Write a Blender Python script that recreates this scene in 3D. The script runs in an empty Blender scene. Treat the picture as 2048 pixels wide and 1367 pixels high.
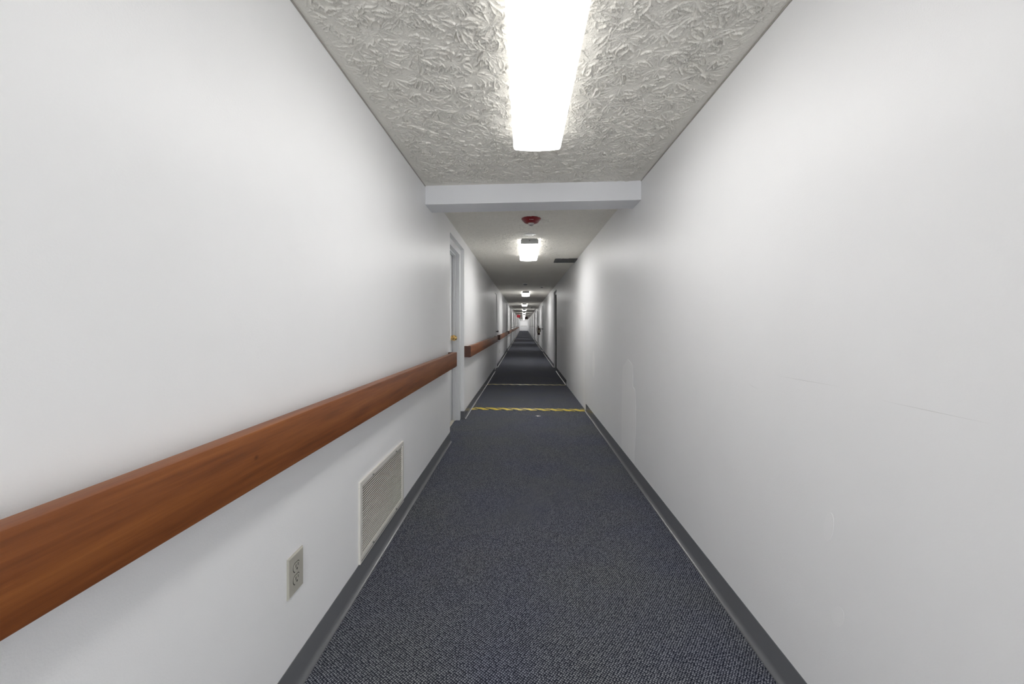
import bpy, bmesh, math, random
import numpy as np
from mathutils import Vector

# ------------------------------------------------------------------ camera, world, exposure
S = bpy.context.scene
COL = S.collection
S.view_settings.view_transform = 'Standard'
S.view_settings.look = 'None'
S.view_settings.gamma = 1.0
S.view_settings.exposure = 0.04
CAM_H = 1.22
cam_d = bpy.data.cameras.new('camera')
cam_d.sensor_width = 36.0
cam_d.lens = 36.0 * 796.0 / 2048.0
cam_d.shift_y = -(683.5 - 649.0) / 2048.0
cam_d.clip_start = 0.02
cam_d.clip_end = 300
cam = bpy.data.objects.new('camera', cam_d)
COL.objects.link(cam)
cam.location = (0, 0, CAM_H)
cam.rotation_euler = (math.radians(90), 0, math.atan(23.0 / 796.0))
S.camera = cam
w = bpy.data.worlds.new('dim_world')
S.world = w
w.use_nodes = True
w.node_tree.nodes['Background'].inputs[0].default_value = (0.8, 0.85, 1.0, 1)
w.node_tree.nodes['Background'].inputs[1].default_value = 0.05
LAMP = 12.0            # radiance of the near lenses, kept lower to balance the near walls
LAMP_FAR = 19.0        # radiance of the far lenses, raised to brighten the far corridor
# daylight added unseen behind the viewpoint to even out the near walls
day = bpy.data.lights.new('fill_light', 'AREA')
day.shape = 'RECTANGLE'; day.size = 1.25; day.size_y = 1.9
day.energy = 66; day.color = (0.98, 0.99, 1.0)
fill_o = bpy.data.objects.new('fill_light', day); COL.objects.link(fill_o)
fill_o.location = (0.058, -3.27, 1.15); fill_o.rotation_euler = (math.radians(90), 0, 0)
S.cycles.max_bounces = 14
S.cycles.diffuse_bounces = 10
S.cycles.sample_clamp_indirect = 12

# ------------------------------------------------------------------ room measures (metres)
XL, XR = -0.767, 0.884     # wall faces
TH = 0.16                  # wall thickness
Y0, YE = -3.2, 82.0        # corridor ends
ZC = 2.303                 # ceiling
DROP = 0.025               # floor is lower past the short ramp
RAMP0, RAMP1 = 5.70, 8.25
BB = 0.102                 # baseboard height
DOOR_TOP = 2.187
def floor_z(y):
    if y < RAMP0: return 0.0
    if y > RAMP1: return -DROP
    return -DROP * (y - RAMP0) / (RAMP1 - RAMP0)
def ceil_z(y):
    return 2.285 + 0.0058 * y if y < 3.1 else ZC
LEFT_DOORS = [(4.13, 5.13), (10.60, 11.56)] + [(4.13 + 6.98 * k, 5.13 + 6.98 * k) for k in range(2, 11)]
RIGHT_DOORS = [(10.68 + 6.98 * k, 11.64 + 6.98 * k) for k in range(10)]
NDOORS_BUILT = 7

# ------------------------------------------------------------------ material helpers
def mat(name, col, rough=0.5, metal=0.0, spec=0.5, coat=0.0, emit=None, es=0.0, trans=0.0):
    m = bpy.data.materials.new(name)
    m.use_nodes = True
    b = m.node_tree.nodes['Principled BSDF']
    b.inputs['Base Color'].default_value = (*col, 1)
    b.inputs['Roughness'].default_value = rough
    b.inputs['Metallic'].default_value = metal
    b.inputs['Specular IOR Level'].default_value = spec
    b.inputs['Coat Weight'].default_value = coat
    b.inputs['Coat Roughness'].default_value = 0.15
    b.inputs['Transmission Weight'].default_value = trans
    if emit:
        b.inputs['Emission Color'].default_value = (*emit, 1)
        b.inputs['Emission Strength'].default_value = es
    return m
class NT:
    def __init__(s, m):
        s.t = m.node_tree; s.b = s.t.nodes['Principled BSDF']
    def n(s, typ, **kw):
        x = s.t.nodes.new(typ)
        for k, v in kw.items(): setattr(x, k, v)
        return x
    def l(s, a, b): s.t.links.new(a, b)
    def coords(s, scale=(1, 1, 1)):
        tc = s.n('ShaderNodeTexCoord'); mp = s.n('ShaderNodeMapping')
        mp.inputs['Scale'].default_value = scale
        s.l(tc.outputs['Object'], mp.inputs['Vector'])
        return mp.outputs['Vector']
    def noise(s, vec, scale, detail=3, rough=0.5):
        x = s.n('ShaderNodeTexNoise')
        x.inputs['Scale'].default_value = scale; x.inputs['Detail'].default_value = detail
        x.inputs['Roughness'].default_value = rough
        s.l(vec, x.inputs['Vector']); return x.outputs['Fac']
    def ramp(s, fac, stops):
        x = s.n('ShaderNodeValToRGB'); cr = x.color_ramp
        while len(cr.elements) > 1: cr.elements.remove(cr.elements[-1])
        cr.elements[0].position = stops[0][0]; cr.elements[0].color = (*stops[0][1], 1)
        for p, c in stops[1:]:
            e = cr.elements.new(p); e.color = (*c, 1)
        s.l(fac, x.inputs['Fac']); return x.outputs['Color']
    def bump(s, h, strength, dist):
        x = s.n('ShaderNodeBump')
        x.inputs['Strength'].default_value = strength; x.inputs['Distance'].default_value = dist
        s.l(h, x.inputs['Height']); s.l(x.outputs['Normal'], s.b.inputs['Normal'])
    def math(s, op, a, b=None, c=None):
        x = s.n('ShaderNodeMath', operation=op)
        for i, v in enumerate((a, b, c)):
            if v is None: continue
            if isinstance(v, (int, float)): x.inputs[i].default_value = v
            else: s.l(v, x.inputs[i])
        return x.outputs[0]
    def mix(s, f, a, b, mode='MIX'):
        x = s.n('ShaderNodeMixRGB', blend_type=mode)
        for i, v in enumerate((f, a, b)):
            if isinstance(v, (int, float)): x.inputs[i].default_value = v
            elif isinstance(v, tuple): x.inputs[i].default_value = (*v, 1)
            else: s.l(v, x.inputs[i])
        return x.outputs[0]

# painted drywall, eggshell, faint roller texture
def wall_paint(name, col, rough=0.42):
    m = mat(name, col, rough, spec=0.35); t = NT(m)
    v = t.coords()
    c = t.ramp(t.noise(v, 1.3, 4, 0.55), [(0.3, tuple(x * 0.975 for x in col)), (0.7, tuple(min(1, x * 1.015) for x in col))])
    t.l(c, t.b.inputs['Base Color'])
    h = t.math('ADD', t.noise(v, 260, 2), t.math('MULTIPLY', t.noise(v, 9, 2), 1.2))
    t.bump(h, 0.10, 0.004)
    return m
M_WALL = wall_paint('wall_paint', (0.852, 0.856, 0.863))
M_PATCH = wall_paint('patch_paint', (0.905, 0.906, 0.908), 0.5)
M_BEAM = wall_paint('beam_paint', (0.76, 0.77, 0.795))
M_TRIMP = mat('door_frame_paint', (0.72, 0.73, 0.745), 0.35)
M_DARKTRIM = mat('dark_frame', (0.07, 0.07, 0.066), 0.4)  # very dark tone for two recessed doors and their frames
M_DOOR = mat('door_paint', (0.70, 0.71, 0.72), 0.4)
M_DARKDOOR = mat('dark_door', (0.05, 0.05, 0.048), 0.45)
M_GAP = mat('gap_black', (0.02, 0.022, 0.03), 0.8)

def ceiling_mat():
    m = mat('stomp_plaster', (0.62, 0.60, 0.56), 0.75, spec=0.2); t = NT(m)
    v = t.coords()
    c = t.ramp(t.noise(v, 2.2, 4), [(0.3, (0.815, 0.795, 0.735)), (0.7, (0.845, 0.825, 0.765))])
    t.l(c, t.b.inputs['Base Color'])
    w1 = t.noise(v, 38, 4, 0.6)
    r = t.math('ABSOLUTE', t.math('SUBTRACT', w1, 0.5))
    h = t.math('SUBTRACT', 0.12, t.math('MINIMUM', r, 0.12))
    h2 = t.math('ADD', t.math('MULTIPLY', h, 2.0), t.math('MULTIPLY', t.noise(v, 190, 2), 0.25))
    t.bump(h2, 0.75, 0.006)
    return m
M_CEIL = ceiling_mat()

def carpet_mat():
    m = mat('woven_carpet', (0.05, 0.05, 0.06), 0.95, spec=0.12); t = NT(m)
    tc = t.n('ShaderNodeTexCoord'); mp = t.n('ShaderNodeMapping')
    mp.inputs['Rotation'].default_value = (0, 0, math.radians(36))
    t.l(tc.outputs['Object'], mp.inputs['Vector']); v = mp.outputs['Vector']
    vo = t.n('ShaderNodeTexVoronoi', voronoi_dimensions='2D')
    vo.inputs['Scale'].default_value = 122; vo.inputs['Randomness'].default_value = 0.30
    t.l(v, vo.inputs['Vector'])
    d = vo.outputs['Distance']
    dots = t.ramp(d, [(0.10, (0.32, 0.33, 0.35)), (0.36, (0.080, 0.086, 0.105)), (0.60, (0.008, 0.009, 0.017))])
    vc = t.ramp(t.math('MULTIPLY', vo.outputs['Color'], 1.0), [(0.2, (0.65, 0.65, 0.68)), (0.85, (1.25, 1.25, 1.22))])
    c = t.mix(1.0, dots, vc, 'MULTIPLY')
    c = t.mix(1.0, c, t.ramp(t.noise(v, 2.0, 3), [(0.35, (0.92, 0.93, 1.04)), (0.65, (1.02, 1.02, 0.98))]), 'MULTIPLY')
    t.l(c, t.b.inputs['Base Color'])
    t.bump(t.math('SUBTRACT', 1.0, d), 0.5, 0.003)
    return m
M_CARPET = carpet_mat()

def wood_mat():
    m = mat('mahogany_stain', (0.2, 0.06, 0.02), 0.42, spec=0.3, coat=0.06); t = NT(m)
    v = t.coords((14, 0.9, 14)); v2 = t.coords((60, 2.2, 60))
    g = t.noise(v, 1.6, 6, 0.62)
    g2 = t.noise(v2, 2.2, 4, 0.6)
    f = t.math('ADD', t.math('MULTIPLY', g, 0.72), t.math('MULTIPLY', g2, 0.28))
    c = t.ramp(f, [(0.30, (0.108, 0.033, 0.010)), (0.46, (0.190, 0.058, 0.016)), (0.60, (0.255, 0.085, 0.023)), (0.75, (0.36, 0.130, 0.036))])
    # small knots
    tc = t.n('ShaderNodeTexCoord')
    for (ky, kz, kr) in ((0.865, 0.935, 0.0085), (0.98, 0.925, 0.005), (2.6, 0.88, 0.008), (6.4, 0.86, 0.01), (1.75, 0.915, 0.0045)):
        mp = t.n('ShaderNodeMapping'); mp.inputs['Location'].default_value = (0, -ky * 0.7, -kz)
        mp.inputs['Scale'].default_value = (0, 0.7, 1)
        t.l(tc.outputs['Object'], mp.inputs['Vector'])
        ln = t.n('ShaderNodeVectorMath', operation='LENGTH'); t.l(mp.outputs['Vector'], ln.inputs[0])
        k = t.math('SUBTRACT', 1.0, t.math('MINIMUM', t.math('DIVIDE', ln.outputs['Value'], kr), 1.0))
        c = t.mix(t.math('MULTIPLY', k, 0.8), c, (0.05, 0.010, 0.005))
    t.l(c, t.b.inputs['Base Color'])
    t.bump(g2, 0.12, 0.002)
    return m
M_WOOD = wood_mat()
M_WOODEND = mat('end_grain', (0.085, 0.024, 0.010), 0.5)
M_BASE = mat('vinyl_base', (0.135, 0.139, 0.148), 0.26, spec=0.5)
M_IVORY = mat('ivory_plastic', (0.43, 0.415, 0.365), 0.38)
M_SLOT = mat('slot_dark', (0.02, 0.016, 0.014), 0.7)
M_GRILLE = mat('cream_enamel', (0.66, 0.64, 0.60), 0.38)
M_DUCT = mat('duct_dark', (0.055, 0.036, 0.035), 0.8)
M_STEEL = mat('fixture_grey', (0.34, 0.35, 0.34), 0.45, metal=0.3)
M_BRASS = mat('brass', (0.72, 0.50, 0.20), 0.22, metal=1.0)
M_BLACK = mat('black_metal', (0.02, 0.02, 0.02), 0.35)
M_RED = mat('red_plastic', (0.19, 0.004, 0.010), 0.35)
M_WHITE = mat('white_plastic', (0.78, 0.78, 0.76), 0.4)
M_CLEAR = mat('strobe_lens', (0.80, 0.80, 0.78), 0.12, trans=0.55)
M_VENT = mat('dark_vent', (0.075, 0.077, 0.08), 0.5)
M_EXT = mat('extinguisher_dark', (0.030, 0.010, 0.006), 0.3)
M_LABEL = mat('faded_label', (0.22, 0.20, 0.14), 0.6)
M_CHROME = mat('worn_metal', (0.75, 0.75, 0.73), 0.25, metal=1.0)
M_THRESH = mat('threshold_beige', (0.50, 0.47, 0.40), 0.6)
M_EXITF = mat('exit_red_glow', (0.35, 0.01, 0.015), 0.4, emit=(1.0, 0.01, 0.04), es=0.20)
M_EXITL = mat('exit_letters_glow', (0.8, 0.3, 0.3), 0.4, emit=(1.0, 0.2, 0.25), es=0.25)
M_MAROON = mat('maroon_sign', (0.10, 0.035, 0.04), 0.5)

def lens_mat(name, LAMP, side_share=0.24):
    m = mat(name, (0.8, 0.8, 0.8), 0.3); t = NT(m)
    v = t.coords()
    sp = t.n('ShaderNodeSeparateXYZ'); t.l(v, sp.inputs[0])
    P = 2 * math.pi / 0.0085
    a = t.math('SINE', t.math('MULTIPLY', t.math('ADD', sp.outputs[0], sp.outputs[1]), P))
    b = t.math('SINE', t.math('MULTIPLY', t.math('SUBTRACT', sp.outputs[0], sp.outputs[1]), P))
    g = t.math('MULTIPLY', a, b)
    dark = t.math('GREATER_THAN', g, 0.62)
    # two tubes run behind the lens: dots show between and beside them
    x2 = t.math('ABSOLUTE', t.math('SUBTRACT', t.math('ABSOLUTE', sp.outputs[0]), 0.062))
    away = t.math('MINIMUM', t.math('DIVIDE', x2, 0.045), 1.0)
    k = t.math('MULTIPLY', dark, t.math('MULTIPLY', away, 0.975))
    # the bottom of the wrap faces the tubes, its upright sides carry less light
    side = t.n('ShaderNodeMapRange'); t.l(sp.outputs[2], side.inputs['Value'])
    side.inputs['From Min'].default_value = -0.076; side.inputs['From Max'].default_value = -0.050
    side.inputs['To Min'].default_value = 1.0; side.inputs['To Max'].default_value = side_share
    e = t.math('MULTIPLY', t.math('MULTIPLY', t.math('SUBTRACT', 1.0, k), side.outputs[0]), LAMP)
    t.b.inputs['Emission Color'].default_value = (1.0, 0.985, 0.965, 1)
    t.l(e, t.b.inputs['Emission Strength'])
    return m
M_LENS = lens_mat('prismatic_lens', LAMP, 0.27)
M_LENS2 = lens_mat('prismatic_lens_far', LAMP_FAR)

def tape_mat(name, yellow, dull):
    m = mat(name, yellow, 0.38); t = NT(m)
    v = t.coords()
    sp = t.n('ShaderNodeSeparateXYZ'); t.l(v, sp.inputs[0])
    n1 = t.noise(v, 14, 2)
    s_ = t.math('ADD', t.math('ADD', sp.outputs[0], t.math('MULTIPLY', sp.outputs[1], 0.9)), t.math('MULTIPLY', n1, 0.05))
    fr = t.math('FRACT', t.math('DIVIDE', s_, 0.165))
    blk = t.math('LESS_THAN', fr, 0.32)
    wear = t.ramp(t.noise(v, 30, 4), [(0.35, tuple(x * 0.7 for x in yellow)), (0.6, yellow)])
    c = t.mix(blk, wear, (0.012, 0.014, 0.012))
    t.l(c, t.b.inputs['Base Color'])
    return m
M_TAPE = tape_mat('hazard_tape', (0.78, 0.60, 0.045), 0)
M_TAPE2 = tape_mat('worn_hazard_tape', (0.42, 0.33, 0.10), 0)

# ------------------------------------------------------------------ mesh helpers
class MB:
    def __init__(s): s.v = []; s.f = []
    def add(s, vs, fs):
        o = len(s.v); s.v += [tuple(p) for p in vs]; s.f += [tuple(i + o for i in f) for f in fs]; return s
    def box(s, x0, x1, y0, y1, z0, z1):
        vs = [(x, y, z) for x in (x0, x1) for y in (y0, y1) for z in (z0, z1)]
        return s.add(vs, [(0, 1, 3, 2), (4, 6, 7, 5), (0, 4, 5, 1), (2, 3, 7, 6), (0, 2, 6, 4), (1, 5, 7, 3)])
    def extrude_y(s, prof, ys, zoff=None):
        """prof: closed (x,z) loop; ys: stations; zoff: function of y"""
        n = len(prof); vs = []
        for y in ys:
            dz = zoff(y) if zoff else 0
            vs += [(x, y, z + dz) for x, z in prof]
        fs = []
        for k in range(len(ys) - 1):
            for i in range(n):
                j = (i + 1) % n
                fs.append((k * n + i, k * n + j, (k + 1) * n + j, (k + 1) * n + i))
        fs.append(tuple(range(n - 1, -1, -1))); fs.append(tuple((len(ys) - 1) * n + i for i in range(n)))
        return s.add(vs, fs)
    def lathe(s, prof, c=(0, 0, 0), axis='z', n=32):
        """prof: (r, h) list"""
        vs = []; fs = []
        for r, h in prof:
            for i in range(n):
                a = 2 * math.pi * i / n
                p = (r * math.cos(a), r * math.sin(a), h)
                if axis == 'x': p = (h, p[0], p[1])
                if axis == 'y': p = (p[0], h, p[1])
                vs.append((p[0] + c[0], p[1] + c[1], p[2] + c[2]))
        m = len(prof)
        for k in range(m - 1):
            for i in range(n):
                j = (i + 1) % n
                fs.append((k * n + i, k * n + j, (k + 1) * n + j, (k + 1) * n + i))
        fs.append(tuple(range(n - 1, -1, -1))); fs.append(tuple((m - 1) * n + i for i in range(n)))
        return s.add(vs, fs)
    def tube(s, pts, r, n=8):
        pts = [Vector(p) for p in pts]; vs = []; fs = []
        for k, p in enumerate(pts):
            d = (pts[min(k + 1, len(pts) - 1)] - pts[max(k - 1, 0)]).normalized()
            u = d.orthogonal().normalized() if k == 0 else (u - d * u.dot(d)).normalized()
            v_ = d.cross(u)
            for i in range(n):
                a = 2 * math.pi * i / n
                vs.append(p + u * math.cos(a) * r + v_ * math.sin(a) * r)
        for k in range(len(pts) - 1):
            for i in range(n):
                j = (i + 1) % n
                fs.append((k * n + i, k * n + j, (k + 1) * n + j, (k + 1) * n + i))
        fs.append(tuple(range(n - 1, -1, -1))); fs.append(tuple((len(pts) - 1) * n + i for i in range(n)))
        return s.add(vs, fs)
    def build(s, name, material, parent=None, bevel=0, smooth=False, loc=None, segs=2):
        me = bpy.data.meshes.new(name); me.from_pydata(s.v, [], s.f)
        bm = bmesh.new(); bm.from_mesh(me); bmesh.ops.recalc_face_normals(bm, faces=bm.faces); bm.to_mesh(me); bm.free()
        me.materials.append(material)
        o = bpy.data.objects.new(name, me); COL.objects.link(o)
        if smooth:
            for p in me.polygons: p.use_smooth = True
            me.set_sharp_from_angle(angle=math.radians(40))
        if bevel:
            b = o.modifiers.new('bevel', 'BEVEL'); b.width = bevel; b.segments = segs; b.limit_method = 'ANGLE'
        if parent: o.parent = parent
        if loc: o.location = loc
        return o
def tag(o, label, cat, group=None, kind=None):
    o['label'] = label; o['category'] = cat
    if group: o['group'] = group
    if kind: o['kind'] = kind
    return o
def thing(name, loc, label, cat, group=None, kind=None):
    o = bpy.data.objects.new(name, None); COL.objects.link(o); o.location = loc
    return tag(o, label, cat, group, kind)
def dup(root, loc, label, group=None):
    r = root.copy(); COL.objects.link(r); r.location = loc; r['label'] = label
    if group: r['group'] = group
    for ch in list(root.children):
        c = ch.copy(); COL.objects.link(c); c.parent = r
        for g in list(ch.children):
            d = g.copy(); COL.objects.link(d); d.parent = c
    return r
def text_mesh(name, body, size, material, parent, loc, rot, depth=0.001, sx=1.0):
    cu = bpy.data.curves.new(name, 'FONT'); cu.body = body; cu.size = size; cu.extrude = depth
    cu.align_x = 'CENTER'; cu.align_y = 'CENTER'
    t = bpy.data.objects.new(name, cu)
    me = bpy.data.meshes.new_from_object(t)
    bpy.data.objects.remove(t); me.name = name
    me.materials.clear(); me.materials.append(material)
    o = bpy.data.objects.new(name, me); COL.objects.link(o)
    o.parent = parent; o.location = loc; o.rotation_euler = rot; o.scale = (sx, 1, 1)
    return o

# ------------------------------------------------------------------ floor
b = MB()
ys = [Y0 - 0.2, RAMP0, RAMP1, YE + 0.2]
vs = []
for y in ys:
    for x in (XL - TH, XR + TH):
        vs += [(x, y, floor_z(y)), (x, y, -0.12)]
fs = []
for k in range(3):
    a = 4 * k; c = 4 * (k + 1)
    fs += [(a, a + 2, c + 2, c), (a + 1, c + 1, c + 3, a + 3), (a, c, c + 1, a + 1), (a + 2, a + 3, c + 3, c + 2)]
fs += [(0, 1, 3, 2), (12, 14, 15, 13)]
b.add(vs, fs)
tag(b.build('floor', M_CARPET), 'dark blue-grey woven carpet running down the corridor', 'floor', kind='structure')

# ------------------------------------------------------------------ side walls with shallow door alcoves
def side_wall(name, inner, outer, doors, label):
    b = MB(); x0, x1 = sorted((inner, outer)); y = Y0
    for (a, c) in doors + [(YE, YE)]:
        b.box(x0, x1, y, a, -0.10, ZC + 0.05)
        if c > a:
            b.box(x0, x1, a, c, DOOR_TOP + floor_z(a), ZC + 0.05)
        y = c
    return tag(b.build(name, M_WALL), label, 'wall', kind='structure')
wl = side_wall('wall_left', XL, XL - TH, LEFT_DOORS, 'white painted wall on the left carrying the wooden handrails')
wr = side_wall('wall_right', XR, XR + TH, RIGHT_DOORS, 'bare white painted wall on the right with patched paint')
# patched and repainted areas on the right wall, a skim of paint thick
M_TOUCH = wall_paint('touch_up_paint', (0.868, 0.871, 0.876), 0.46)
def patch(pts, name='paint_patch', t=0.0008, m=None):
    n = len(pts); b = MB()
    vs = [(XR - t, y, z) for y, z in pts] + [(XR + 0.002, y, z) for y, z in pts]
    b.add(vs, [tuple(range(n)), tuple(range(2 * n - 1, n - 1, -1))] + [(i, (i + 1) % n, n + (i + 1) % n, n + i) for i in range(n)])
    return b.build(name, m or M_PATCH, wr)
patch([(5.74, 0.0), (5.74, 0.62), (5.70, 0.75), (5.71, 1.12), (5.73, 1.42), (5.90, 1.53), (6.25, 1.58), (6.9, 1.66), (7.6, 1.60), (8.2, 1.3), (8.2, 0.10), (7.2, 0.0)])
patch([(5.05 + 0.10 * math.cos(a), 0.72 + 0.17 * math.sin(a)) for a in [i * math.pi / 10 for i in range(20)]])
patch([(3.62, 0.11), (3.61, 0.50), (3.58, 0.84), (3.40, 0.93), (3.27, 0.90), (3.245, 0.80), (3.24, 0.72), (3.18, 0.705), (3.16, 0.60), (3.17, 0.45), (3.165, 0.34), (3.20, 0.20), (3.20, 0.11)])

def leaf(yc, zc, hy, hz, tilt):
    pts = []
    for i in range(20):
        a = i * math.pi / 10
        dy, dz = hy * math.cos(a), hz * math.sin(a)
        pts.append((yc + dy + tilt * dz, zc + dz))
    patch(pts, m=M_TOUCH, t=0.0004)
leaf(1.18, 0.635, 0.018, 0.045, -0.2)
leaf(1.146, 0.40, 0.020, 0.032, -0.3)
M_SCUFF = mat('scuff_grey', (0.70, 0.70, 0.70), 0.6)
for (ya, za, yb, zb, tk) in ((1.426, 1.042, 1.135, 1.047, 0.0009), (1.012, 1.033, 0.776, 1.0325, 0.0007), (1.60, 0.99, 1.52, 0.975, 0.0008)):
    vs = []
    for x in (XR - 0.0003, XR + 0.001):
        vs += [(x, ya, za), (x, (ya + yb) / 2, (za + zb) / 2 - tk), (x, yb, zb), (x, (ya + yb) / 2, (za + zb) / 2 + tk)]
    MB().add(vs, [(0, 1, 2, 3), (7, 6, 5, 4), (0, 4, 5, 1), (1, 5, 6, 2), (2, 6, 7, 3), (3, 7, 4, 0)]).build('scuff_mark', M_SCUFF, wr)

b = MB(); b.box(XL - TH, XR + TH, YE, YE + 0.15, -0.1, ZC + 0.1)
tag(b.build('wall_back', M_WALL), 'white wall closing the far end of the corridor', 'wall', kind='structure')
b = MB(); b.box(XL - TH, -0.59, Y0 - 0.15, Y0, -0.1, ZC + 0.1); b.box(0.71, XR + TH, Y0 - 0.15, Y0, -0.1, ZC + 0.1); b.box(-0.59, 0.71, Y0 - 0.15, Y0, 2.13, ZC + 0.1); b.box(-0.59, 0.71, Y0 - 0.15, Y0, -0.1, 0.17)  # opening added around the unseen fill light
tag(b.build('wall_front', M_WALL), 'white wall behind the viewpoint, with an opening added for the fill light', 'wall', kind='structure')

# ------------------------------------------------------------------ ceiling: stomp-brushed plaster as real relief in the near part
def stomp_heights(xs, ysv, seed, res, width, amp):
    rnd = random.Random(seed)
    nx, ny = len(xs), len(ysv)
    H = np.zeros((ny, nx), dtype=np.float32)
    x0, y0 = xs[0], ysv[0]
    R = max(2, int(round(2.4 * width / res)))
    gy, gx = np.mgrid[-R:R + 1, -R:R + 1].astype(np.float32)
    def stamp(px, py, h, wd):
        fx = (px - x0) / res; fy = (py - y0) / res
        ix, iy = int(round(fx)), int(round(fy))
        if ix < R or iy < R or ix >= nx - R or iy >= ny - R: return
        d2 = ((gx - (fx - ix)) ** 2 + (gy - (fy - iy)) ** 2) * res * res
        k = h * np.exp(-d2 / (wd * wd))
        sub = H[iy - R:iy + R + 1, ix - R:ix + R + 1]
        np.maximum(sub, k, out=sub)
    sp = 0.112
    cy = ysv[0]
    row = 0
    while cy < ysv[-1]:
        cx = xs[0] + (0.07 if row % 2 else 0.0)
        while cx < xs[-1]:
            ox = cx + rnd.uniform(-0.045, 0.045); oy = cy + rnd.uniform(-0.045, 0.045)
            n = rnd.randint(8, 12); a0 = rnd.uniform(0, 6.28)
            for k in range(n):
                a = a0 + 6.283 * k / n + rnd.uniform(-0.25, 0.25)
                L = rnd.uniform(0.045, 0.095); W = L * rnd.uniform(0.12, 0.26)
                bend = rnd.uniform(-0.5, 0.5)
                t0 = rnd.uniform(0, 0.35); t1 = rnd.uniform(0.55, 1.0)
                if rnd.random() < 0.25: t0, t1 = 0.0, 1.0
                h = amp * rnd.choice((0.5, 0.7, 0.9, 1.2)); start = rnd.uniform(0.008, 0.02)
                wd = width * rnd.uniform(0.7, 1.15)
                wob = rnd.uniform(0, 6.28)
                steps = max(8, int(2.3 * L / (res * 0.9)))
                for i in range(steps + 1):
                    t = t0 + (t1 - t0) * i / steps
                    th = t * math.pi
                    u = start + L * 0.5 * (1 - math.cos(th)) if t < 0.5 else start + L * (0.5 * (1 - math.cos(th)))
                    # leaf outline: out along one side, back along the other
                    s_ = 2 * t if t < 0.5 else 2 - 2 * t
                    side = 1 if t < 0.5 else -1
                    u = start + L * s_
                    wv = side * W * math.sin(min(1.0, s_) * math.pi * 0.5 + 0.0) * math.sqrt(max(0.0, 1 - s_ ** 5))
                    wv += 0.0022 * math.sin(wob + 14 * t)
                    aa = a + bend * s_ * 0.5
                    px = ox + u * math.cos(aa) - wv * math.sin(aa)
                    py = oy + u * math.sin(aa) + wv * math.cos(aa)
                    fade = min(1.0, 4 * (t - t0) + 0.25, 4 * (t1 - t) + 0.25)
                    stamp(px, py, h * fade, wd)
            # small dabs between the brush prints
            for k in range(34):
                a = rnd.uniform(0, 6.28); r = rnd.uniform(0.02, 0.09)
                px = ox + r * math.cos(a); py = oy + r * math.sin(a)
                d = a + rnd.uniform(-0.4, 0.4); L = rnd.uniform(0.006, 0.022)
                for i in range(6):
                    stamp(px + math.cos(d) * L * i / 5, py + math.sin(d) * L * i / 5, amp * rnd.uniform(0.2, 0.45), width * 0.6)
            cx += sp
        cy += sp * 0.9; row += 1
    return H
def grid_piece(xa, xb, ya, yb, res, seed, amp, width):
    xs = np.arange(xa, xb + res * 0.5, res); ysv = np.arange(ya, yb + res * 0.5, res)
    xs[-1] = xb; ysv[-1] = yb
    H = stomp_heights(xs, ysv, seed, res, width, amp)
    X, Yg = np.meshgrid(xs, ysv)
    edge = np.clip(np.minimum(X - xa, xb - X) / 0.05 - 0.35, 0, 1)
    base = np.array([ceil_z(y) for y in ysv])[:, None]
    rs = np.random.RandomState(seed)
    edge = edge * (np.clip(np.abs(Yg - 3.08) / 0.08 - 0.2, 0, 1))
    Z = base - H * edge - rs.rand(*H.shape) * 0.0002 * edge
    Z[0, :] = base[0]; Z[-1, :] = base[-1]
    return X, Yg, Z
pieces = [grid_piece(XL, XR, 0.80, 3.10, 0.0023, 5, 0.0098, 0.0020), grid_piece(XL, XR, 3.10, 7.2, 0.0075, 9, 0.0075, 0.0052)]
V = []; F = []; off = 0
for X, Yg, Z in pieces:
    ny, nx = X.shape
    V.append(np.stack([X, Yg, Z], -1).reshape(-1, 3))
    i = (np.arange(ny - 1)[:, None] * nx + np.arange(nx - 1)[None, :]).reshape(-1) + off
    F.append(np.stack([i, i + nx, i + nx + 1, i + 1], -1))    # facing down
    off += nx * ny
ex = []
def quad(x0, x1, y0, y1, z0, z1):
    return np.array([(x0, y0, z0), (x0, y1, z1), (x1, y1, z1), (x1, y0, z0)])
for q in (quad(XL, XR, Y0, 0.80, ceil_z(Y0), ceil_z(0.80)), quad(XL, XR, 7.2, YE, ZC, ZC)):
    V.append(q); F.append(np.array([[off, off + 1, off + 2, off + 3]])); off += 4
# solid slab above
zs = ZC + 0.01
V.append(np.array([(x, y, z) for x in (XL - TH, XR + TH) for y in (Y0 - .1, YE + .1) for z in (zs, zs + 0.12)])); o_ = off
F.append(np.array([(0, 1, 3, 2), (4, 6, 7, 5), (0, 4, 5, 1), (2, 3, 7, 6), (0, 2, 6, 4), (1, 5, 7, 3)]) + o_)
V = np.concatenate(V).astype(np.float32); F = np.concatenate(F).astype(np.int32)
me = bpy.data.meshes.new('ceiling')
me.vertices.add(len(V)); me.vertices.foreach_set('co', V.ravel())
me.loops.add(F.size); me.loops.foreach_set('vertex_index', F.ravel())
me.polygons.add(len(F)); me.polygons.foreach_set('loop_start', np.arange(0, F.size, 4, dtype=np.int32))
me.polygons.foreach_set('use_smooth', np.ones(len(F), dtype=bool))
me.update(calc_edges=True); me.validate()
me.materials.append(M_CEIL)
ce = bpy.data.objects.new('ceiling', me); COL.objects.link(ce)
tag(ce, 'beige ceiling of brush-stomped plaster along the corridor', 'ceiling', kind='structure')

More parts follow.
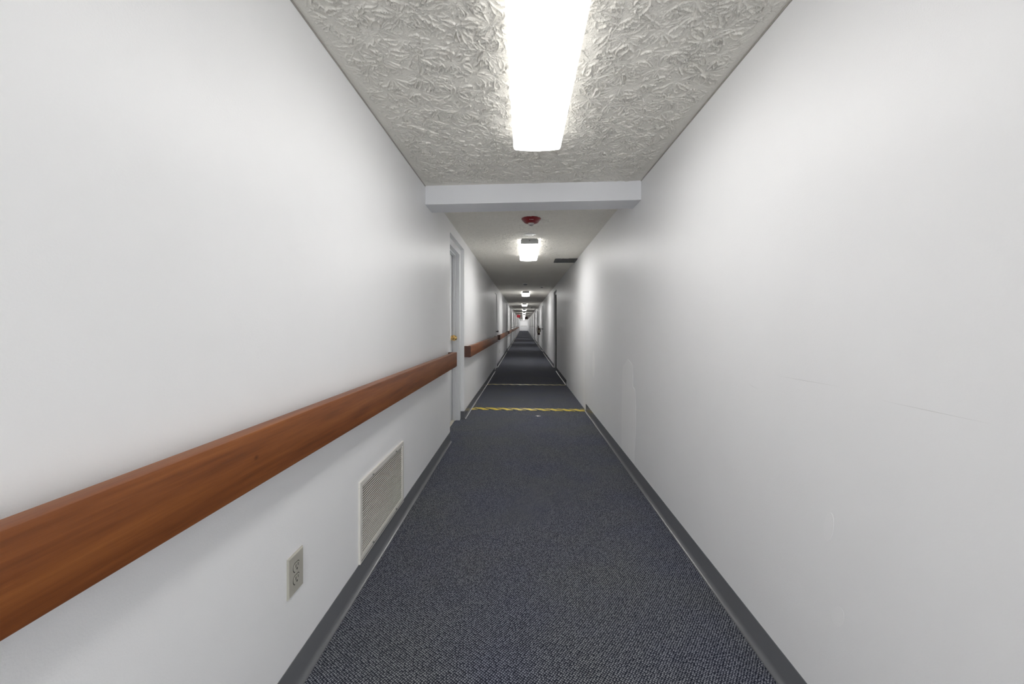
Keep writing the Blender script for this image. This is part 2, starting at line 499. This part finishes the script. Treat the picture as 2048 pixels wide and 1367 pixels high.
# thin caulk line where ceiling meets the walls
for nm, x0, x1, lb in (('trim_1', XL, XL + 0.004, 'thin caulk line between ceiling and left wall'), ('trim_2', XR - 0.004, XR, 'thin caulk line between ceiling and right wall')):
    b = MB(); b.box(x0, x1, Y0, 3.08, -0.006, 0.0)
    o = b.build(nm, mat(nm + '_caulk', (0.38, 0.36, 0.33), 0.6))
    # follow the slight slope of the near ceiling
    for v in o.data.vertices: v.co.z += ceil_z(v.co.y) - 0.0005
    tag(o, lb, 'trim', kind='structure')

# ------------------------------------------------------------------ dropped beam
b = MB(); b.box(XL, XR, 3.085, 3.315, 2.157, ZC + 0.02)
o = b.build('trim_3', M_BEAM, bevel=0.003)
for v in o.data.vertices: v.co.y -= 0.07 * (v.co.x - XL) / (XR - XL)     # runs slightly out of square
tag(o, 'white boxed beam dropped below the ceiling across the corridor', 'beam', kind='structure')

# ------------------------------------------------------------------ vinyl cove baseboards
def base_profile(inner, sgn):
    # sgn +1: wall is on the left, profile grows to +x
    p = [(-0.002, 0.0), (-0.002, BB), (0.0022, BB), (0.0032, BB - 0.004), (0.0032, 0.024), (0.0065, 0.013), (0.0120, 0.0065), (0.0200, 0.0035), (0.0215, 0.0), ]
    return [(inner + sgn * x, z) for x, z in p]
def stations(a, c):
    return [a] + [y for y in (RAMP0, RAMP1) if a < y < c] + [c]
def baseboard(name, inner, sgn, spans, label, ends=()):
    b = MB()
    for a, c in spans:
        b.extrude_y(base_profile(inner, sgn), stations(a, c), floor_z)
    for y in ends:     # wrap onto the face of the wall return
        z = floor_z(y)
        b.box(min(inner, inner - sgn * 0.055), max(inner, inner - sgn * 0.055) , y - 0.003, y + 0.002, z, z + BB)
        b.box(min(inner, inner - sgn * 0.055), max(inner, inner + sgn * 0.014), y - 0.012, y + 0.002, z, z + 0.004)
    return tag(b.build(name, M_BASE, smooth=True), label, 'baseboard', kind='structure')
ls = [(Y0, LEFT_DOORS[0][0])] + [(LEFT_DOORS[k][1], LEFT_DOORS[k + 1][0]) for k in range(10)] + [(LEFT_DOORS[-1][1], YE)]
baseboard('baseboard_left', XL, 1, ls, 'dark grey vinyl baseboard along the left wall', [LEFT_DOORS[0][1], LEFT_DOORS[1][1], LEFT_DOORS[2][1]])
rs_ = [(Y0, 5.66), (8.22, RIGHT_DOORS[0][0])] + [(RIGHT_DOORS[k][1], RIGHT_DOORS[k + 1][0]) for k in range(9)] + [(RIGHT_DOORS[-1][1], YE)]
baseboard('baseboard_right', XR, -1, rs_, 'dark grey vinyl baseboard along the right wall, missing beside the ramp')

# ------------------------------------------------------------------ doors in shallow alcoves
def door(num, y0, y1, side, frame_m, door_m, knob_m, label, full=True, flush=False):
    """local x: 0 at wall face, negative into the wall; mirrored for the right side"""
    inner = XL if side < 0 else XR
    sg = 1 if side < 0 else -1           # direction into the corridor
    fz = floor_z(y0)
    root = thing('door_%d' % num, (inner, y0, fz), label, 'door', kind='structure')
    W = y1 - y0; H = DOOR_TOP
    rec = 0.004 if flush else 0.046
    lf0 = 0.022 if flush else 0.1435      # front of the leaf behind the wall face
    def B(b, xa, xb, ya, yb, za, zb):
        xa, xb = sorted((sg * xa, sg * xb)); return b.box(xa, xb, ya, yb, za, zb)
    fr = MB()
    fw = 0.075     # hollow metal frame: face, stop, rabbet
    for ya, yb in ((0.0, fw), (W - fw, W)):
        B(fr, -TH + 0.002, -rec, ya, yb, 0, H)
    B(fr, -TH + 0.002, -rec, fw, W - fw, H - fw, H)
    for ya, yb in (() if flush else ((fw, fw + 0.015), (W - fw - 0.015, W - fw))):
        B(fr, -0.142, -0.096, ya, yb, 0, H - fw)
    if not flush: B(fr, -0.142, -0.096, fw, W - fw, H - fw - 0.015, H - fw)
    fr.build('door_frame', frame_m, root, bevel=0.003)
    d = MB(); B(d, -TH + 0.001, -lf0, fw + 0.004, W - fw - 0.004, 0.012, H - fw - 0.004)
    dd = d.build('door_leaf', door_m, root)
    g = MB()
    if flush:
        B(g, -lf0 - 0.0001, -lf0 + 0.0004, W - fw - 0.004, W - fw, 0.0, H - fw); B(g, -lf0 - 0.0001, -lf0 + 0.0004, fw, W - fw, H - fw - 0.004, H - fw)
    else:
      B(g, -0.1434, -0.1430, W - fw - 0.022, W - fw - 0.015, 0.0, H - fw - 0.015)
      B(g, -0.1434, -0.1430, fw, W - fw, H - fw - 0.019, H - fw - 0.015)
    g.build('shadow_gap', M_GAP, dd)
    k = MB(); ky, kz = W - fw - 0.065, 1.052
    k.lathe([(0.0, 0.0), (0.033, 0.0), (0.033, 0.003), (0.026, 0.009), (0.012, 0.012), (0.012, 0.032), (0.020, 0.038), (0.028, 0.048), (0.029, 0.058), (0.024, 0.068), (0.012, 0.073), (0.0, 0.074)], axis='x', n=24)
    kk = k.build('door_knob', knob_m, root, smooth=True)
    kk.location = (sg * -(lf0 - 0.0005), ky, kz)
    if sg < 0: kk.scale = (-1, 1, 1)
    kk['label'] = 'polished brass door knob' if knob_m is M_BRASS else 'dark door knob'
    t = MB(); B(t, -TH + 0.002, -(lf0 - 0.035 if not flush else lf0 - 0.005), 0.001, W - 0.001, 0.0, 0.006)
    t.build('threshold', M_THRESH, root)
    if full:
        sp = MB(); B(sp, -0.136, -0.104, W - fw - 0.0162, W - fw - 0.0148, kz - 0.035, kz + 0.035)
        sp.build('strike_plate', knob_m, root)
    return root
n = 1
for k in range(NDOORS_BUILT):
    y0, y1 = LEFT_DOORS[k]
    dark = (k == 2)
    ordn = ['nearest', 'second', 'third', 'fourth', 'fifth', 'sixth', 'seventh'][k]
    lab = {0: 'grey-white door and frame with brass knob, nearest of all, between the first two handrails',
           1: 'white door with dark knob, second along the left wall',
           2: 'door in a dark frame, third along the left wall'}.get(k, 'small distant door, %s along the left wall' % ordn)
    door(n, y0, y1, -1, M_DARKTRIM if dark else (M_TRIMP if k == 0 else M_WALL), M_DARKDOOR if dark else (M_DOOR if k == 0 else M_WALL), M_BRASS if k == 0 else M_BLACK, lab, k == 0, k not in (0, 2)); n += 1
for k in range(NDOORS_BUILT):
    y0, y1 = RIGHT_DOORS[k]
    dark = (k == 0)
    ordn = ['nearest', 'second', 'third', 'fourth', 'fifth', 'sixth', 'seventh'][k]
    lab = 'door in a dark recessed frame, first along the right wall' if k == 0 else 'small distant door, %s along the right wall' % ordn
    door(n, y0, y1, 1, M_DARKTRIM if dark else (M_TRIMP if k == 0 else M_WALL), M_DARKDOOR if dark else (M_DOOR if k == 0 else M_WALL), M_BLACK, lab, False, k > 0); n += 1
# the farther openings are plain flush panels
for k in range(NDOORS_BUILT, 11):
    for doors, xa, xb, s_ in ((LEFT_DOORS, XL - TH + 0.002, XL - 0.1, 'left'), (RIGHT_DOORS, XR + 0.1, XR + TH - 0.002, 'right')):
        if k >= len(doors): continue
        y0, y1 = doors[k]
        root = thing('door_%d' % n, ((xa + xb) / 2, (y0 + y1) / 2, -DROP), 'tiny far door, %s from the end on the %s wall' % (['fourth', 'third', 'second', 'first'][k - 7] , s_), 'door', kind='structure')
        hw = (xb - xa) / 2; L = (y1 - y0) / 2
        MB().box(-hw, hw, -L + 0.05, L - 0.05, 0, DOOR_TOP - 0.05).build('door_leaf', M_DOOR, root)
        f = MB(); f.box(-hw, hw, -L, -L + 0.05, 0, DOOR_TOP); f.box(-hw, hw, L - 0.05, L, 0, DOOR_TOP); f.box(-hw, hw, -L + 0.05, L - 0.05, DOOR_TOP - 0.05, DOOR_TOP)
        f.build('door_frame', M_TRIMP, root)
        n += 1
# double doors on the end wall
root = thing('door_%d' % n, ((XL + XR) / 2, YE, -DROP), 'pair of white doors closing the far end of the corridor', 'door', kind='structure')
for s_ in (-1, 1):
    xa, xb = sorted((s_ * 0.003, s_ * 0.70))
    lf = MB().box(xa, xb, -0.045, -0.002, 0.012, 2.06).build('door_leaf', M_WALL, root, bevel=0.003)
    MB().box(xa + 0.06, xb - 0.06, -0.10, -0.07, 0.95, 1.02).box(xa + 0.06, xa + 0.10, -0.07, -0.045, 0.95, 1.02).box(xb - 0.10, xb - 0.06, -0.07, -0.045, 0.95, 1.02).build('push_bar', M_CHROME, lf)
f = MB(); f.box(-0.77, -0.705, -0.06, -0.002, 0, 2.13); f.box(0.705, 0.77, -0.06, -0.002, 0, 2.13); f.box(-0.705, 0.705, -0.06, -0.002, 2.065, 2.13)
f.build('door_frame', M_WALL, root)

# ------------------------------------------------------------------ wooden handrails
RF, RB = XL + 0.083, XL + 0.043      # front and back faces of the board
def rail(y0, y1, z_top0, z_top1, h, label):
    root = thing('handrail', (0, y0, 0), label, 'handrail', 'wooden handrails on the left wall')
    ns = 2
    b = MB(); r = 0.006
    prof = [(RB, -h), (RB, 0), (RF - r, 0), (RF - r * 0.3, -r * 0.3), (RF, -r), (RF, -h + r), (RF - r * 0.3, -h + r * 0.3), (RF - r, -h)]
    def zt(y): return z_top0 + (z_top1 - z_top0) * y / (y1 - y0)
    b.extrude_y(prof, [0, y1 - y0], zt)
    b.build('rail_board', M_WOOD, root, smooth=True).data.materials.append(M_WOODEND)
    me = root.children[0].data
    for p in me.polygons:
        if abs(p.normal.y) > 0.9: p.material_index = 1
    for yy in (0.0, y1 - y0 - 0.04):
        e = MB(); z = zt(yy)
        e.box(XL - 0.001, RB, yy, yy + 0.04, z - h + 0.001, z - 0.001)
        e.build('end_return', M_WOODEND, root)
    L = y1 - y0; nb = max(1, int(L / 1.3)) if y0 < 20 else 0
    for i in range(nb):
        yy = L * (i + 0.5) / nb; z = zt(yy)
        MB().box(XL - 0.001, RB, yy - 0.02, yy + 0.02, z - h + 0.02, z - 0.05).build('bracket', M_BLACK, root)
    return root
Z1 = CAM_H - 0.267
rail(-1.6, 4.07, Z1 + 0.004, Z1 - 0.014, 0.147, 'long reddish-brown wooden handrail in the foreground above the grille and outlet')
rail(5.14, 10.56, CAM_H - 0.276, CAM_H - 0.300, 0.146, 'wooden handrail starting just past the nearest door')
rail(11.66, 18.06, CAM_H - 0.300, CAM_H - 0.300, 0.146, 'faded wooden handrail between the second and third doors')
names = ['fourth', 'fifth', 'sixth', 'seventh', 'eighth', 'ninth']
for k in range(6):
    a = LEFT_DOORS[2 + k][1] + 0.05; c = LEFT_DOORS[3 + k][0] - 0.05
    rail(a, c, CAM_H - 0.300, CAM_H - 0.300, 0.146, 'distant wooden handrail, %s from the front' % names[k])

# ------------------------------------------------------------------ ceiling lights (wraparound fluorescent fixtures)
def make_light(loc, label, M_LENS=M_LENS):
    root = thing('ceiling_light', loc, label, 'light', 'wraparound ceiling lights')
    L = 0.61
    h = MB()
    h.extrude_y([(-0.109, -0.058), (-0.109, -0.012), (-0.092, 0.0), (0.092, 0.0), (0.109, -0.012), (0.109, -0.058)], [-L, L])
    hs = h.build('housing', M_STEEL, root)
    for s_ in (-1, 1):
        e = MB(); e.extrude_y([(-0.112, -0.062), (-0.112, -0.012), (-0.094, 0.001), (0.094, 0.001), (0.112, -0.012), (0.112, -0.062)], [s_ * L, s_ * (L + 0.004)])
        ep = e.build('end_plate', M_STEEL, root)
        MB().lathe([(0.0, 0), (0.006, 0), (0.006, 0.002), (0.0, 0.002)], (0, s_ * (L + 0.005) - 0.001, -0.022), 'y', 10).build('screw', M_BLACK, ep)
    # U-shaped lens wrapping the housing
    out = [(-0.134, -0.014), (-0.134, -0.058), (-0.130, -0.070), (-0.120, -0.077)]
    m_ = 9
    for i in range(1, m_):
        x = -0.120 + 0.24 * i / m_
        out.append((x, -0.077 - 0.007 * (1 - (x / 0.12) ** 2)))
    out += [(0.120, -0.077), (0.130, -0.070), (0.134, -0.058), (0.134, -0.014)]
    inn = [(0.114, -0.014), (0.114, -0.064), (-0.114, -0.064), (-0.114, -0.014)]
    vs = []; n_o = len(out)
    # outer surface + closed top lips + end strips, as one loop
    lens = MB(); lens.extrude_y(out + inn, [-L + 0.002, L - 0.002])
    ln = lens.build('lens', M_LENS, root, smooth=True)
    return root
FX = 0.077
l0 = make_light((FX, 1.655, ceil_z(1.655) - 0.0055), 'large glowing prismatic ceiling light nearest, in front of the beam')
order = ['second', 'third', 'fourth', 'fifth', 'sixth', 'seventh', 'eighth', 'ninth', 'tenth', 'eleventh', 'added twelfth', 'last']
ylist = [5.62, 13.45, 20.9, 28.1, 35.4, 42.7, 50.0, 57.3, 64.6, 71.9, 77.4, 80.6]  # twelfth light added and last one moved closer to brighten the end wall
l1 = None
for k, y in enumerate(ylist):
    lab = 'white glowing ceiling light with grey end plate just past the red strobe' if k == 0 else 'glowing ceiling light, %s from the front' % order[k]
    if l1 is None: l1 = make_light((FX, y, ZC - 0.004), lab, M_LENS2)
    else: dup(l1, (FX if k < 2 else 0.055, y, ZC - 0.004), lab)
dup(l0, (FX, -2.2, ceil_z(-2.2) - 0.002), 'ceiling light behind the viewpoint')

# ------------------------------------------------------------------ fire alarm strobe, cover plate, vent, detectors
st = thing('fire_alarm_strobe', (0.078, 4.06, ZC - 0.0035), 'round dark red ceiling fire alarm with clear strobe behind the beam', 'fire alarm')
MB().lathe([(0.0, 0), (0.099, 0), (0.100, -0.004), (0.092, -0.016), (0.070, -0.040), (0.058, -0.045), (0.0, -0.046)], n=48).build('housing', M_RED, st, smooth=True)
MB().lathe([(0.0, -0.040), (0.028, -0.044), (0.028, -0.056), (0.024, -0.066), (0.014, -0.072), (0.0, -0.074)], n=28).build('strobe_lens', M_CLEAR, st, smooth=True)
a = math.atan2(0.024, 0.022)
text_mesh('lettering', 'FIRE', 0.024, M_WHITE, st, (0, -0.084, -0.0285), (math.radians(90) - (math.pi / 2 - a) + math.radians(0), 0, 0), 0.0006)

cp = thing('cover_plate', (0.083, 4.76, ZC - 0.0035), 'flat white round plate on the ceiling between red strobe and light', 'plate')
MB().lathe([(0.0, 0), (0.066, 0), (0.066, -0.003), (0.060, -0.006), (0.0, -0.007)], n=40).build('plate', M_WHITE, cp, smooth=True)
MB().lathe([(0.0, -0.0065), (0.005, -0.0065), (0.004, -0.009), (0.0, -0.009)], (0.03, 0.0, 0), n=12).build('screw', M_CHROME, cp, smooth=True)

vt = thing('ceiling_vent', (0.70, 6.70, ZC - 0.003), 'dark rectangular ceiling vent against the right wall', 'vent')
f = MB(); f.box(-0.18, 0.18, -0.19, -0.165, -0.012, 0); f.box(-0.18, 0.18, 0.165, 0.19, -0.012, 0); f.box(-0.18, -0.155, -0.165, 0.165, -0.012, 0); f.box(0.155, 0.18, -0.165, 0.165, -0.012, 0)
f.build('frame', M_VENT, vt)
s_ = MB()
for i in range(14):
    y = -0.155 + 0.31 * i / 13
    s_.box(-0.155, 0.155, y - 0.002, y + 0.009, -0.010, -0.006)
s_.box(-0.155, 0.155, -0.165, 0.165, -0.003, -0.001)
s_.build('louvers', M_VENT, vt)

def detector(x, y, lab, r=0.065):
    d = thing('smoke_detector', (x, y, ZC), lab, 'detector', 'smoke detectors on the ceiling')
    MB().lathe([(0.0, 0), (r, 0), (r, -0.012), (r * 0.92, -0.018), (0.0, -0.019)], n=32).build('base', M_WHITE, d, smooth=True)
    MB().lathe([(0.0, -0.018), (r * 0.72, -0.018), (r * 0.60, -0.040), (r * 0.3, -0.048), (0.0, -0.049)], n=28).build('sensor_cap', M_STEEL, d, smooth=True)
    return d
detector(0.047, 10.45, 'small smoke detector in mid ceiling between second and third lights', 0.075)
detector(0.52, 11.25, 'small smoke detector nearer the right wall, by the dark door', 0.05)
detector(0.50, 24.4, 'tiny far smoke detector between fourth and fifth lights', 0.05)
detector(0.05, 33.0, 'tiny far smoke detector just before the sixth light', 0.07)

# ------------------------------------------------------------------ wall grille, outlets
gy, gz = 1.827, 0.1035; gw, gh = 0.672, 0.383
g = thing('return_air_grille', (XL, gy, gz), 'cream metal return air grille low on the wall, resting on the baseboard', 'air grille')
f = MB(); fw = 0.028; pr = 0.010
f.box(-0.001, pr, 0, gw, 0, 0.034); f.box(-0.001, pr, 0, gw, gh - fw, gh)
f.box(-0.001, pr, 0, fw, 0.034, gh - fw); f.box(-0.001, pr, gw - fw, gw, 0.034, gh - fw)
f.build('frame', M_GRILLE, g, bevel=0.003)
MB().box(pr - 0.001, pr + 0.002, 0.01, gw - 0.01, 0.013, 0.0135).build('hinge_seam', M_SLOT, g)
MB().box(-0.0008, 0.0008, fw, gw - fw, 0.034, gh - fw).build('filter_backing', M_DUCT, g)
s_ = MB(); nl = 27; z0, z1 = 0.036, gh - fw
for i in range(nl):
    z = z0 + (z1 - z0) * (i + 0.2) / nl
    d = 0.0010; t = 0.0013
    # sloped blade, high edge to the front
    s_.add([(0.0035, fw, z + d), (0.0078, fw, z), (0.0078, fw, z + t), (0.0035, fw, z + d + t),
            (0.0035, gw - fw, z + d), (0.0078, gw - fw, z), (0.0078, gw - fw, z + t), (0.0035, gw - fw, z + d + t)],
           [(0, 1, 2, 3), (7, 6, 5, 4), (0, 4, 5, 1), (1, 5, 6, 2), (2, 6, 7, 3), (3, 7, 4, 0)])
s_.build('louvers', M_GRILLE, g)
for yy in (0.155, gw - 0.155):
    for zz in (0.024, gh - 0.018):
        MB().box(pr, pr + 0.002, yy - 0.006, yy + 0.006, zz - 0.004, zz + 0.004).box(pr + 0.002, pr + 0.006, yy - 0.002, yy + 0.002, zz - 0.004, zz + 0.004).build('latch', M_CHROME, g, bevel=0.0005)

def outlet(y, z, lab):
    r = thing('wall_outlet', (XL, y, z), lab, 'outlet', 'duplex outlets on the left wall')
    W, H = 0.089, 0.133
    p = MB(); t = 0.0065; i_ = 0.004
    p.add([(-0.001, -W / 2, -H / 2), (-0.001, W / 2, -H / 2), (-0.001, W / 2, H / 2), (-0.001, -W / 2, H / 2),
           (0.003, -W / 2, -H / 2), (0.003, W / 2, -H / 2), (0.003, W / 2, H / 2), (0.003, -W / 2, H / 2),
           (t, -W / 2 + i_, -H / 2 + i_), (t, W / 2 - i_, -H / 2 + i_), (t, W / 2 - i_, H / 2 - i_), (t, -W / 2 + i_, H / 2 - i_)],
          [(3, 2, 1, 0)] + [(k, (k + 1) % 4, 4 + (k + 1) % 4, 4 + k) for k in range(4)] + [(4 + k, 4 + (k + 1) % 4, 8 + (k + 1) % 4, 8 + k) for k in range(4)] + [(8, 9, 10, 11)])
    p.build('face_plate', M_IVORY, r)
    for zc in (0.0205, -0.0205):
        rim = []; face = []
        for rr, lst in ((0.0196, rim), (0.0168, face)):
            for k in range(28):
                aa = 2 * math.pi * k / 28
                yy, zz = rr * math.cos(aa), rr * math.sin(aa)
                zz = max(-rr * 0.80, min(rr * 0.80, zz)); lst.append((yy, zz))
        def disc(pts, xa, xb, c=0.0):
            n_ = len(pts); b = MB()
            b.add([(xa, y_, z_ + zc) for y_, z_ in pts] + [(xb, y_, z_ + zc) for y_, z_ in pts],
                  [tuple(range(n_)), tuple(range(2 * n_ - 1, n_ - 1, -1))] + [(k, (k + 1) % n_, n_ + (k + 1) % n_, n_ + k) for k in range(n_)])
            return b
        disc(rim, 0.0060, 0.0067).build('receptacle_rim', M_SLOT, r)
        rc = disc(face, 0.0062, 0.0088).build('receptacle', M_IVORY, r)
        sl = MB()
        sl.box(0.0086, 0.0090, -0.0082, -0.0052, zc + 0.000, zc + 0.011)
        sl.box(0.0086, 0.0090, 0.0050, 0.0078, zc + 0.001, zc + 0.010)
        sl.lathe([(0.0, 0.0086), (0.0036, 0.0086), (0.0036, 0.0090), (0.0, 0.0090)], (0, 0, zc - 0.0065), 'x', 12)
        sl.build('slots', M_SLOT, rc)
    MB().lathe([(0.0, 0.0062), (0.003, 0.0062), (0.003, 0.0074), (0.0, 0.0078)], (0, 0, 0), 'x', 14).build('screw', M_IVORY, r, smooth=True)
    return r
outlet(1.312, CAM_H - 0.829, 'ivory duplex wall outlet near the camera, left of the grille')
outlet(12.75, 0.37, 'tiny distant wall outlet below the third handrail')

# ------------------------------------------------------------------ fire extinguisher on the right wall
fe = thing('fire_extinguisher', (XR, 20.5, 0.70), 'dark fire extinguisher hanging on the right wall', 'fire extinguisher')
cx = -0.095
MB().lathe([(0.0, 0.0), (0.060, 0.0), (0.068, 0.012), (0.068, 0.30), (0.058, 0.345), (0.030, 0.368), (0.022, 0.372), (0.022, 0.385), (0.0, 0.386)], (cx, 0, 0), n=28).build('cylinder', M_EXT, fe, smooth=True)
MB().box(cx - 0.015, cx + 0.015, -0.02, 0.02, 0.384, 0.415).box(cx - 0.11, cx + 0.02, -0.012, 0.012, 0.412, 0.424).box(cx - 0.10, cx + 0.01, -0.010, 0.010, 0.446, 0.458).box(cx - 0.01, cx + 0.02, -0.010, 0.010, 0.42, 0.458).build('valve_handle', M_BLACK, fe, bevel=0.002)
MB().tube([(cx - 0.01, -0.02, 0.40), (cx - 0.07, -0.05, 0.40), (cx - 0.105, -0.07, 0.34), (cx - 0.11, -0.07, 0.25), (cx - 0.09, -0.065, 0.16), (cx - 0.08, -0.06, 0.10)], 0.011).build('hose', M_BLACK, fe, smooth=True)
lb = MB()
nn = 10; vs = []
for i in range(nn + 1):
    aa = math.radians(-150 + 120 * i / nn)
    for rr in (0.0675, 0.0692):
        for z in (0.10, 0.26): vs.append((cx + rr * math.cos(aa), rr * math.sin(aa), z))
fs = []
for i in range(nn):
    a0 = 4 * i; a1 = a0 + 4
    fs += [(a0, a0 + 1, a1 + 1, a1), (a0 + 2, a1 + 2, a1 + 3, a0 + 3), (a0 + 1, a0 + 3, a1 + 3, a1 + 1), (a0, a1, a1 + 2, a0 + 2)]
fs += [(0, 2, 3, 1), (4 * nn, 4 * nn + 1, 4 * nn + 3, 4 * nn + 2)]
lb.add(vs, fs).build('paper_label', M_LABEL, fe)
MB().box(-0.03, 0.001, -0.02, 0.02, 0.15, 0.36).build('wall_bracket', M_BLACK, fe)

# ------------------------------------------------------------------ exit sign and a second sign far down
es = thing('exit_sign', (-0.50, 40.0, CAM_H + 0.73), 'red glowing exit sign hanging far down the corridor, on the left', 'sign')
MB().box(-0.165, 0.165, 0.0, 0.05, 0, 0.27).build('housing', M_WHITE, es, bevel=0.004)
MB().box(-0.158, 0.158, -0.004, 0.001, 0.007, 0.263).build('face', M_EXITF, es)
text_mesh('lettering', 'EXIT', 0.15, M_EXITL, es, (0, -0.006, 0.135), (math.radians(90), 0, 0), 0.001, 0.85)
MB().tube([(0, 0.025, 0.268), (0, 0.025, ZC - (CAM_H + 0.73))], 0.012).build('stem', M_WHITE, es)
ds = thing('hanging_sign', (0.34, 46.5, CAM_H + 0.64), 'small dark maroon sign hanging far down the corridor, on the right', 'sign')
MB().box(-0.17, 0.17, 0.0, 0.04, 0, 0.30).build('panel', M_MAROON, ds, bevel=0.004)
for x in (-0.12, 0.12):
    MB().tube([(x, 0.02, 0.298), (x, 0.02, ZC - (CAM_H + 0.64))], 0.006).build('hanger', M_CHROME, ds)

# ------------------------------------------------------------------ hazard tape across the ramp edges, floor disc
def tape(y, wd, x0, x1, m, name_label, seed, tilt=0.0):
    rnd = random.Random(seed); N = 90; b = MB(); vs = []; fs = []
    for i in range(N + 1):
        x = x0 + (x1 - x0) * i / N
        dy = tilt * (x - (x0 + x1) / 2)
        wv = 0.010 * math.sin(x * 38 + seed) + 0.006 * math.sin(x * 91 + 2 * seed)
        wv2 = 0.010 * math.sin(x * 38 + 1.9 + seed) + 0.006 * math.sin(x * 77)
        ya, yb = -wd / 2 + wv + dy, wd / 2 + wv2 + dy
        for yy in (ya, yb):
            z = floor_z(y + yy)
            vs += [(x, yy, z + 0.0005), (x, yy, z + 0.0035 + 0.0012 * math.sin(x * 38))]
    for i in range(N):
        a0 = 4 * i; a1 = a0 + 4
        fs += [(a0 + 1, a1 + 1, a1 + 3, a0 + 3), (a0, a0 + 1, a1 + 1, a1)[::-1], (a0 + 2, a1 + 2, a1 + 3, a0 + 3), (a0, a0 + 2, a1 + 2, a1)]
    fs += [(0, 1, 3, 2), (4 * N, 4 * N + 2, 4 * N + 3, 4 * N + 1)]
    o = b.add(vs, fs).build('hazard_tape', m, loc=(0, y, 0))
    return tag(o, name_label, 'tape', 'hazard tapes across the carpet')
tape(5.74, 0.145, XL + 0.02, XR - 0.004, M_TAPE, 'bright yellow and black hazard tape across the carpet, the nearer strip', 1, -0.05)
tape(8.27, 0.11, XL + 0.02, XR - 0.02, M_TAPE2, 'dull yellow hazard tape across the carpet, the farther thinner strip', 2, -0.03)
d = MB().lathe([(0.0, 0.0005), (0.036, 0.0005), (0.036, 0.003), (0.030, 0.006), (0.012, 0.008), (0.0, 0.008)], n=28).build('floor_cap', M_CHROME, smooth=True, loc=(0.195, 5.32, 0))
tag(d, 'small shiny round metal cap set in the carpet before the yellow tape', 'cap')
